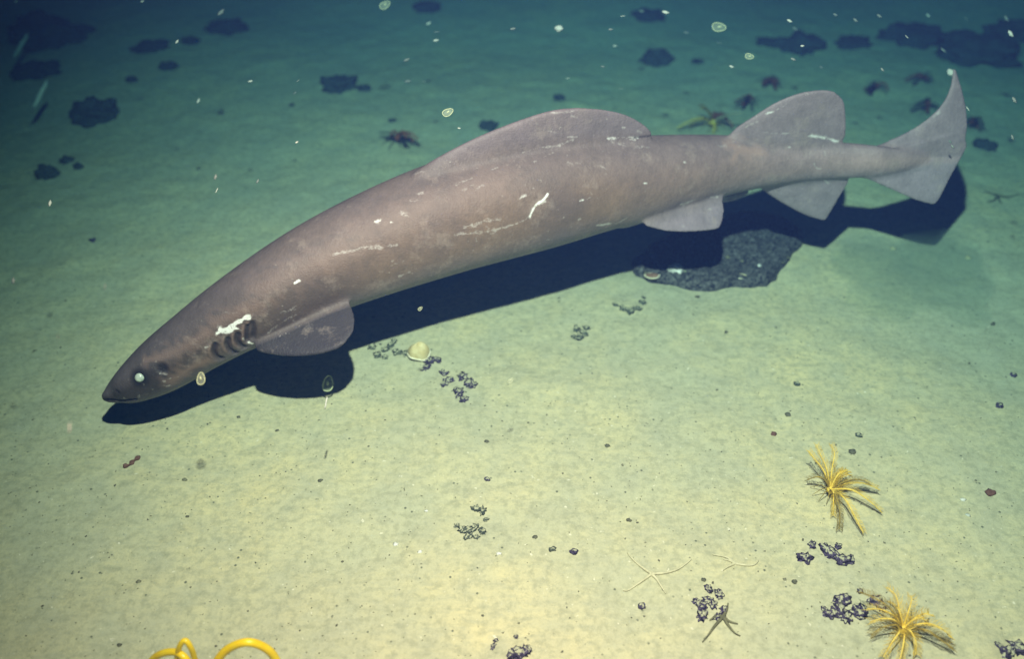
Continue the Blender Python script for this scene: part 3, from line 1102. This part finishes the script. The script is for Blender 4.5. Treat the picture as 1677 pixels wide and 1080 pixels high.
for (u, v, lab) in ((1262, 138, "dark feather star in the dim water above the second back fin"),
                    (1228, 170, "dark feather star leaning beside the front edge of the second back fin"),
                    (1516, 178, "reddish feather star left of the upper tail lobe"),
                    (1432, 148, "low dark feather star between the second back fin and the tail"),
                    (1505, 132, "green-grey feather star just left of the tail tip"),
                    (1592, 205, "olive feather star behind the upper tail lobe's trailing edge")):
    arms = []
    for k in range(9):
        an = random.uniform(0, 6.28)
        arms.append((u + math.cos(an) * random.uniform(8, 26), v - math.sin(an) * random.uniform(2, 10), random.uniform(.0, .05), random.uniform(-.01, .03), random.choice(['maroon', 'rubble_green', 'black'])))
    feather_star(u, v, arms, lab, mat='maroon', mat2='black', pin=.022, sc=1.6, cirri=5)

# ------------------------------------------------------------------ brittle stars
def brittle(u, v, arms, label, mat='brittle', r0=.0042, disc=.007, h=.004):
    c = ground_at(u, v)
    root = empty('brittle_star', c)
    tag(root, label, 'brittle star')
    d = rock_mesh('disc', disc, disc, disc * .45, u, M[mat], 2, .15, 2, root)
    for pts in arms:
        Q = []
        ctl = [tuple(Vector((0, 0, h)))]
        for (a, b) in pts:
            g = ground_at(a, b)
            ctl.append(tuple(g - c + Vector((0, 0, h))))
        Q = resample(ctl, 22)
        V, Fc = [], []
        tube(V, Fc, [Vector(q) for q in Q], [r0 * (1 - .7 * i / 21) * (1 + .12 * (i % 2)) for i in range(22)], 7)
        mesh_ob('arm', V, Fc, M[mat], root)
    return root


brittle(1067, 942, [[(1050, 930), (1036, 918), (1027, 907)], [(1056, 950), (1042, 960), (1028, 969), (1020, 969)],
                    [(1075, 950), (1080, 958), (1090, 974)], [(1090, 940), (1110, 934), (1125, 924), (1132, 918)]],
        "large pale brittle star with long thin arms flat on the pale mud")
brittle(1203, 925, [[(1194, 920), (1184, 918)], [(1192, 930), (1184, 936)], [(1210, 925), (1217, 928)], [(1225, 928), (1236, 926), (1242, 920)], [(1190, 915), (1166, 910)]],
        "smaller pale brittle star right of the larger one")
brittle(1184, 1012, [[(1170, 1028), (1160, 1042), (1150, 1054)], [(1192, 1026), (1202, 1038), (1212, 1044)], [(1194, 1020), (1208, 1024)],
                     [(1190, 1000), (1192, 990)], [(1172, 1012), (1162, 1018)]],
        "dark olive brittle star sprawled at the foot of a crusted pile", mat='brittle_dark', r0=.005, disc=.009)
brittle(1634, 322, [[(1622, 318), (1612, 314)], [(1650, 324), (1668, 320)], [(1636, 330), (1640, 334)], [(1626, 330), (1616, 332)]],
        "dim brittle star on the bed near the right edge", mat='brittle_dark', r0=.007, disc=.012)

# ------------------------------------------------------------------ named small pieces
SM = [(391, 684, 3.2, 'pebble', "round dark pebble below the fin's shadow"), (454, 706, 3, 'pebble', "small dark pebble right of the round one under the fin's shadow"),
      (307, 847, 3, 'pebble', "lone dark pebble on the plain mud at lower left"), (196, 1058, 4, 'pebble', "dark grey pebble in the bottom left corner"),
      (227, 954, 4, 'crumb', "flat olive pebble at left above the bottom corner"), (303, 787, 4.5, 'crumb', "olive stone left of the middle of the mud"),
      (525, 788, 4, 'pebble', "oblong dark pebble in the lower middle"), (797, 724, 4, 'pebble', "black oblong pebble above the small clump in the middle"),
      (798, 786, 5, 'rubble', "single purple-black lump above the ring of rubble"), (876, 881, 4, 'pebble', "dark chip right of the ring of rubble"),
      (1051, 994, 7, 'rubble', "single purple-black stone left of the crusted pile"), (1152, 951, 4, 'pebble', "round dark pebble between the two pale brittle stars and the crusted pile"),
      (1030, 853, 4.5, 'pebble', "dark pebble above the large pale brittle star"), (940, 905, 7, 'rubble', "slanting dark chip right of the small tuft near the bottom"),
      (905, 901, 6, 'rubble_green', "dark tuft-like crumb left of the slanting chip near the bottom"), (1301, 954, 5, 'pebble', "triangular dark chip between the two groups of purple rubble"),
      (1290, 680, 5.5, 'pebble', "dark chip in open mud below the flat rock"), (1267, 712, 5.5, 'pebble_red', "reddish oblong pebble in open mud at right"),
      (1189, 545, 3.5, 'pebble', "round greenish pebble below the flat black rock"), (1142, 487, 3.6, 'pebble', "dark pebble touching the front of the flat black rock"),
      (994, 731, 4.5, 'pebble', "upright dark chip in the centre of the open mud"), (1626, 532, 4, 'pebble', "small round dark pebble near the right edge"),
      (1660, 616, 6, 'rubble', "dark stone at the right edge, upper of the two"), (1637, 666, 7, 'rubble', "dark twisted stone near the right edge, lower of the two"),
      (1406, 714, 6, 'rubble_green', "olive lump above the upper yellow feather star"), (1396, 741, 6, 'pebble', "dark stone just right above the upper yellow feather star"),
      (1621, 808, 8, 'pebble_red', "brown curled stone at right in line with the upper feather star"), (1305, 630, 5.5, 'rubble_green', "small olive ring-shaped lump in the open mud"),
      (1285, 950, 3, 'crumb', "tiny olive crumb left of the triangular chip"), (648, 893, 5, 'white', "bright white angular shell chip left of the ring of rubble"),
      (688, 905, 4, 'white', "flat white shell chip right of the angular one"), (817, 908, 4.5, 'white', "white shell chip below the ring of rubble"),
      (1577, 820, 5, 'white', "slim white shell splinter left of the brown curled stone"), (1585, 845, 4, 'snow', "faint pale chip under the white splinter"),
      (698, 838, 3, 'white', "tiny white chip above the angular white shell chip"), (152, 394, 6, 'rubble', "single dim dark stone on the green bed left of the shark"),
      (478, 173, 5, 'farrock', "dim small stone on the bed above the shark's shoulder"), (1585, 423, 5, 'shell', "yellow fleck of shell below the tail's shadow"),
      (1463, 408, 4, 'shell', "pale yellow fleck right of the anal fin's shadow")]
for u, v, r_, mt, lab in SM:
    rock(u, v, r_, lab, 'shell' if mt in ('white', 'snow', 'shell') else 'pebble', mt, .6, name='shell_chip' if mt in ('white', 'snow', 'shell') else 'pebble', sub=2, rough=.4)
# brown worm-like twig
p = ground_at(218, 758)
V, Fc = [], []
Q = resample([tuple(ground_at(a, b) - p + Vector((0, 0, .006))) for a, b in ((203, 766), (212, 764), (220, 757), (230, 750))], 14)
tube(V, Fc, [Vector(q) for q in Q], [.006 + .003 * math.sin(i * 1.3) for i in range(14)], 7)
o = mesh_ob('worm_tube', V, Fc, M['pebble_red']); o.location = p
tag(o, "short reddish-brown worm tube lying left below the shark's head", "worm tube")

# loose pebbles, one by one, and the finest crumbs as one mass
protos = [rock_mesh('pebble', 1, .75, .55, 3.3 + k, M[['pebble', 'crumb', 'pebble'][k % 3]], 2, .45) for k in range(6)]
cnt = 0
rp = random.Random(5)
while cnt < 170:
    u, v = rp.uniform(10, 1670), rp.uniform(230, 1075) if cnt < 40 else rp.uniform(480, 1075)
    p = ground_at(u, v)
    o = protos[cnt % 6] if cnt < 6 else protos[cnt % 6].copy()
    if cnt >= 6: COL.objects.link(o)
    o.location = p
    s_ = px(rp.choice([1.1, 1.3, 1.6, 1.9, 2.3]), p)
    o.scale = (s_, s_, s_); o.rotation_euler = (0, 0, rp.uniform(0, 6.28))
    tag(o, "tiny dark pebble lying loose on the open mud", "pebble", "loose pebbles on the open mud")
    cnt += 1
V, Fc = [], []
for k in range(9500):
    x, y = rp.uniform(-2.6, 2.9), rp.uniform(1.05, 5.0)
    if rp.random() > .35 + .9 * float(vn(x * 2.3, y * 2.3, 31)): continue
    s_ = rp.uniform(.0010, .0034)
    z = gzf((x, y)) + s_ * .2
    b = len(V); an = rp.uniform(0, 3)
    for dx, dy, dz in ((1, 0, 0), (0, .7, 0), (-1.1, 0, 0), (0, -.6, 0), (0, 0, .9), (0, 0, -.9)):
        V.append(Vector((x + s_ * (dx * math.cos(an) - dy * math.sin(an)) * rp.uniform(.7, 1.5), y + s_ * (dx * math.sin(an) + dy * math.cos(an)), z + dz * s_)))
    for i in range(4):
        Fc.append((b + i, b + (i + 1) % 4, b + 4)); Fc.append((b + (i + 1) % 4, b + i, b + 5))
o = mesh_ob('crumbs', V, Fc, M['crumb'], smooth=False)
tag(o, "fine dark crumbs sprinkled over the mud", "debris", kind='stuff')

# ------------------------------------------------------------------ drifting plankton in the water
def snow_proto(kind):
    if kind == 'ring':      # clear oval jelly: rim, with a core
        root = empty('plankton_jelly', (0, 0, 0))
        V, Fc = [], []
        pts = [Vector((math.cos(a) * 1.0, math.sin(a) * .62, 0)) for a in np.linspace(0, 2 * math.pi, 33)]
        pts = [p * (1 + .07 * math.sin(3 * i * .2 + 1)) for i, p in enumerate(pts[:-1])]; pts.append(pts[0])
        tube(V, Fc, pts, .085, 6, False)
        mesh_ob('rim', V, Fc, M['jelly'], root)
        V, Fc = ball(Vector((0, 0, 0)), (Vector((1, 0, 0)), Vector((0, 1, 0)), Vector((0, 0, 1))), (.92, .58, .12), 24, 10)
        mesh_ob('disc', V, Fc, M['film'], root)
        V, Fc = ball(Vector((.12, .05, .05)), (Vector((1, .3, 0)), Vector((-.3, 1, 0)), Vector((0, 0, 1))), (.32, .16, .14), 12, 8)
        mesh_ob('core', V, Fc, M['jelly'], root)
        return root
    nm = {'flake': (1, .42, .3), 'blob': (1, .8, .7), 'rod': (1, .13, .12)}[kind]
    return rock_mesh('drifting_flake', nm[0], nm[1], nm[2], 5.5 + len(kind), M['snow'], 3, .35, 2.5)


PR = {}


def snow(u, v, rpx, kind, ang, h, label, group=None, dim=False):
    p = at(u, v, h)
    s_ = px(rpx, p)
    if kind not in PR:
        PR[kind] = snow_proto(kind); o = PR[kind]; kids = []
    else:
        src = PR[kind]
        o = src.copy(); COL.objects.link(o)
        for ch in src.children:
            c2 = ch.copy(); COL.objects.link(c2); c2.parent = o
    if dim: o.material_slots[0].link = 'OBJECT'; o.material_slots[0].material = M['snow_dim']
    o.location = p
    o.scale = (s_, s_, s_)
    # lies across the line of sight, turned by ang
    m = Matrix.Rotation(math.pi / 2 - PITCH, 3, 'X') @ Matrix.Rotation(R(ang), 3, 'Z')
    o.rotation_euler = m.to_euler()
    return tag(o, label, 'plankton' if kind == 'ring' else 'drifting flake', group)


snow(733, 184, 9, 'ring', 25, .9, "bright yellow-green oval jelly drifting above the shark's back")
snow(1177, 44, 11, 'ring', -8, .9, "grey oval jelly near the top edge right of the middle")
snow(630, 8, 9, 'ring', 30, .9, "oval jelly at the very top edge")
snow(1227, 92, 7, 'ring', -12, .9, "small oval jelly above the second back fin")
snow(329, 621, 10, 'ring', 85, .6, "upright oval jelly drifting before the shark's throat")
snow(537, 629, 13, 'ring', 80, .08, "faint round jelly in front of the fin's black shadow")
snow(836, 624, 5, 'ring', 40, .4, "tiny round jelly over the open mud")
snow(688, 506, 4, 'ring', 40, .5, "tiny round jelly inside the long black shadow")
snow(1556, 119, 6, 'blob', -45, .8, "bright white speck at the very tip of the tail")
snow(915, 47, 6, 'blob', 0, .9, "round white speck near the top edge in the middle")
snow(114, 701, 8, 'rod', 88, .9, "upright white rod in the water left of the shark's shadow")
snow(534, 660, 10, 'rod', 80, .4, "thin brownish-white rod just below the fin's shadow")
snow(34, 75, 23, 'rod', 60, .25, "long white needle in the dark top left corner")
snow(66, 155, 26, 'rod', 64, .25, "long faint feathery needle below the one in the top left corner")
FL = [(325, 165, 7, 60), (488, 132, 5, 40), (483, 152, 5, 40), (486, 233, 4, 30), (353, 290, 7, 70), (355, 312, 7, 65), (422, 297, 6, 60), (666, 98, 8, 20),
      (702, 38, 7, 25), (715, 52, 8, 5), (714, 66, 7, 5), (840, 47, 7, 8), (1051, 18, 7, -5), (1020, 26, 6, 5), (1000, 48, 6, 0), (1007, 75, 5, -5), (987, 109, 5, -10),
      (1017, 145, 6, 0), (1090, 20, 9, -15), (1124, 53, 7, -8), (1198, 109, 6, -25), (1178, 70, 7, -10), (1299, 97, 7, -25), (1314, 195 - 120, 5, 0),
      (1401, 33, 7, -40), (1485, 60, 6, -40), (1445, 114, 6, -50), (1302, 47, 8, -35), (1293, 34, 7, -30), (1582, 30, 8, -40), (1655, 55, 10, -55), (1648, 30, 9, -60),
      (1661, 164, 9, -60), (1585, 178, 7, -55), (1556, 352 - 120, 5, -50), (410, 133, 6, 10), (668, 133, 8, 5), (694, 133, 5, 0), (290, 68, 6, 50), (362, 20, 11, 40),
      (82, 333, 8, 75), (172, 470, 8, 80), (22, 460, 8, 85), (752, 210, 4, -10), (1368, 24, 6, -30), (1545, 82, 8, -40), (1658, 225, 7, -70), (26, 2, 6, 10), (233, 2, 5, 20),
      (95, 552, 6, 85), (1520, 25, 6, -40), (1440, 26, 7, -35), (1345, 110, 5, -30), (930, 128, 5, 5), (1560, 240, 6, -50), (700, 480 - 120, 3, 10)]
ZN = [("in the dark top left corner", lambda u, v: u < 330 and v < 300), ("low at the left side", lambda u, v: u < 330),
      ("above the shark's shoulder", lambda u, v: u < 560), ("in the upper water left of the first back fin", lambda u, v: u < 780),
      ("above the first back fin", lambda u, v: u < 1070), ("in the water between the two back fins", lambda u, v: u < 1240),
      ("above the second back fin", lambda u, v: u < 1420), ("around the tail tip", lambda u, v: u < 1600), ("at the upper right edge", lambda u, v: True)]
FL = FL[:-1]
zof = {q: next(i for i, (_, t_) in enumerate(ZN) if t_(q[0], q[1])) for q in FL}
for k, (u, v, r_, an) in enumerate(FL):
    z_ = zof[(u, v, r_, an)]
    rank = sorted([q for q in FL if zof[q] == z_]).index((u, v, r_, an))
    flab = ORD[rank] + " pale flake from the left " + ZN[z_][0]
    kind = 'rod' if k % 4 == 1 else 'flake'
    snow(u, v, r_ * .62, kind, an, random.choice([.7, .85, 1.0]), flab, "pale flakes drifting in the water", dim=(k % 5 not in (0, 3)))

# ------------------------------------------------------------------ yellow hose loops at the bottom edge
def hose(name, pts, label, rpx=6.0):
    base = ground_at(pts[0][0], pts[0][1])
    root = base
    ctl = [tuple(at(u, v, h) - root) for u, v, h in pts]
    Q = resample(ctl, 90)
    V, Fc = [], []
    rr = px(rpx, at(pts[2][0], pts[2][1], pts[2][2]))
    tube(V, Fc, [Vector(q) for q in Q], rr, 14)
    o = mesh_ob(name, V, Fc, M['hose'])
    o.location = root
    return tag(o, label, 'hose')


hose('yellow_hose', [(236, 1112, .01), (247, 1085, .06), (264, 1072, .10), (286, 1069, .12), (302, 1078, .12), (312, 1096, .08), (306, 1120, .02)],
     "low arch of bright yellow hose at the bottom edge, leftmost of three")
hose('yellow_hose', [(288, 1110, .02), (290, 1080, .10), (294, 1060, .15), (303, 1050, .17), (312, 1061, .15), (319, 1080, .10), (325, 1110, .02)],
     "narrow pointed loop of yellow hose at the bottom edge, middle of three", 4.6)
hose('yellow_hose', [(338, 1125, .02), (352, 1090, .09), (372, 1065, .14), (404, 1053, .17), (434, 1062, .14), (452, 1082, .09), (464, 1120, .02)],
     "widest arch of bright yellow hose at the bottom edge, rightmost of three", 7.0)


# ------------------------------------------------------------------ water
def vol(name, ss_, sa_, aniso):
    t = NT(name)
    D = max(ss_[k] + sa_[k] for k in range(3)) * 1.2
    col = [ss_[k] / D for k in range(3)]
    ab = [(1 - sa_[k] / (D * (1 - col[k]))) ** 2 for k in range(3)]
    pv = t.n('ShaderNodeVolumePrincipled')
    pv.inputs['Color'].default_value = (*col, 1)
    pv.inputs['Absorption Color'].default_value = (*ab, 1)
    pv.inputs['Density'].default_value = D
    pv.inputs['Anisotropy'].default_value = aniso
    t.link(pv.outputs[0], t.out.inputs['Volume'])
    return t.m


mw = vol('sea_water', (.003, .009, .032), (.262, .024, .001), .1)
bm = bmesh.new()
bmesh.ops.create_cube(bm, size=1)
for v in bm.verts:
    v.co = Vector((v.co.x * 96, v.co.y * 96, -1.4 if v.co.z < 0 else 3.8))
me = bpy.data.meshes.new('haze'); bm.to_mesh(me); bm.free()
me.materials.append(mw)
hz = bpy.data.objects.new('haze', me)
COL.objects.link(hz)
tag(hz, kind='stuff')


# murky puff of mud stirred up under the tail
def puff(name, parts, label, mat):
    c = ground_at(*parts[0][:2])
    V, Fc = [], []
    for (u, v, rpx, hz_) in parts:
        p = ground_at(u, v) - c
        r = px(rpx, p + c)
        b = len(V)
        BV, BF = ball(p + Vector((0, 0, hz_ * .55)), (Vector((1, 0, 0)), Vector((0, 1, 0)), Vector((0, 0, 1))), (r, r * .9, hz_), 28, 16)
        V += BV; Fc += [tuple(i + b for i in f) for f in BF]
    o = mesh_ob("tmp", V, Fc, None)
    m_ = o.modifiers.new('r', 'REMESH'); m_.mode = 'VOXEL'; m_.voxel_size = .02
    s_ = o.modifiers.new('s', 'SMOOTH'); s_.iterations = 6
    me = bpy.data.meshes.new_from_object(o.evaluated_get(bpy.context.evaluated_depsgraph_get()))
    bpy.data.objects.remove(o)
    for v in me.vertices:
        k = noise.noise(v.co * 7) * .03 + noise.noise(v.co * 18) * .012
        v.co += v.normal * k
    me.materials.clear(); me.materials.append(mat)
    o = bpy.data.objects.new(name, me); COL.objects.link(o); o.location = c
    return tag(o, label, "mud cloud", kind='stuff')


puff("mud_cloud", [(1480, 470, 90, .10), (1410, 440, 60, .08), (1550, 480, 70, .09), (1440, 500, 60, .06), (1530, 430, 70, .08), (1590, 520, 40, .05)],
     "faint murky cloud of stirred mud under the tail", vol('stirred_mud', (1.1, 1.3, 1.1), (.7, .35, .5), .2))
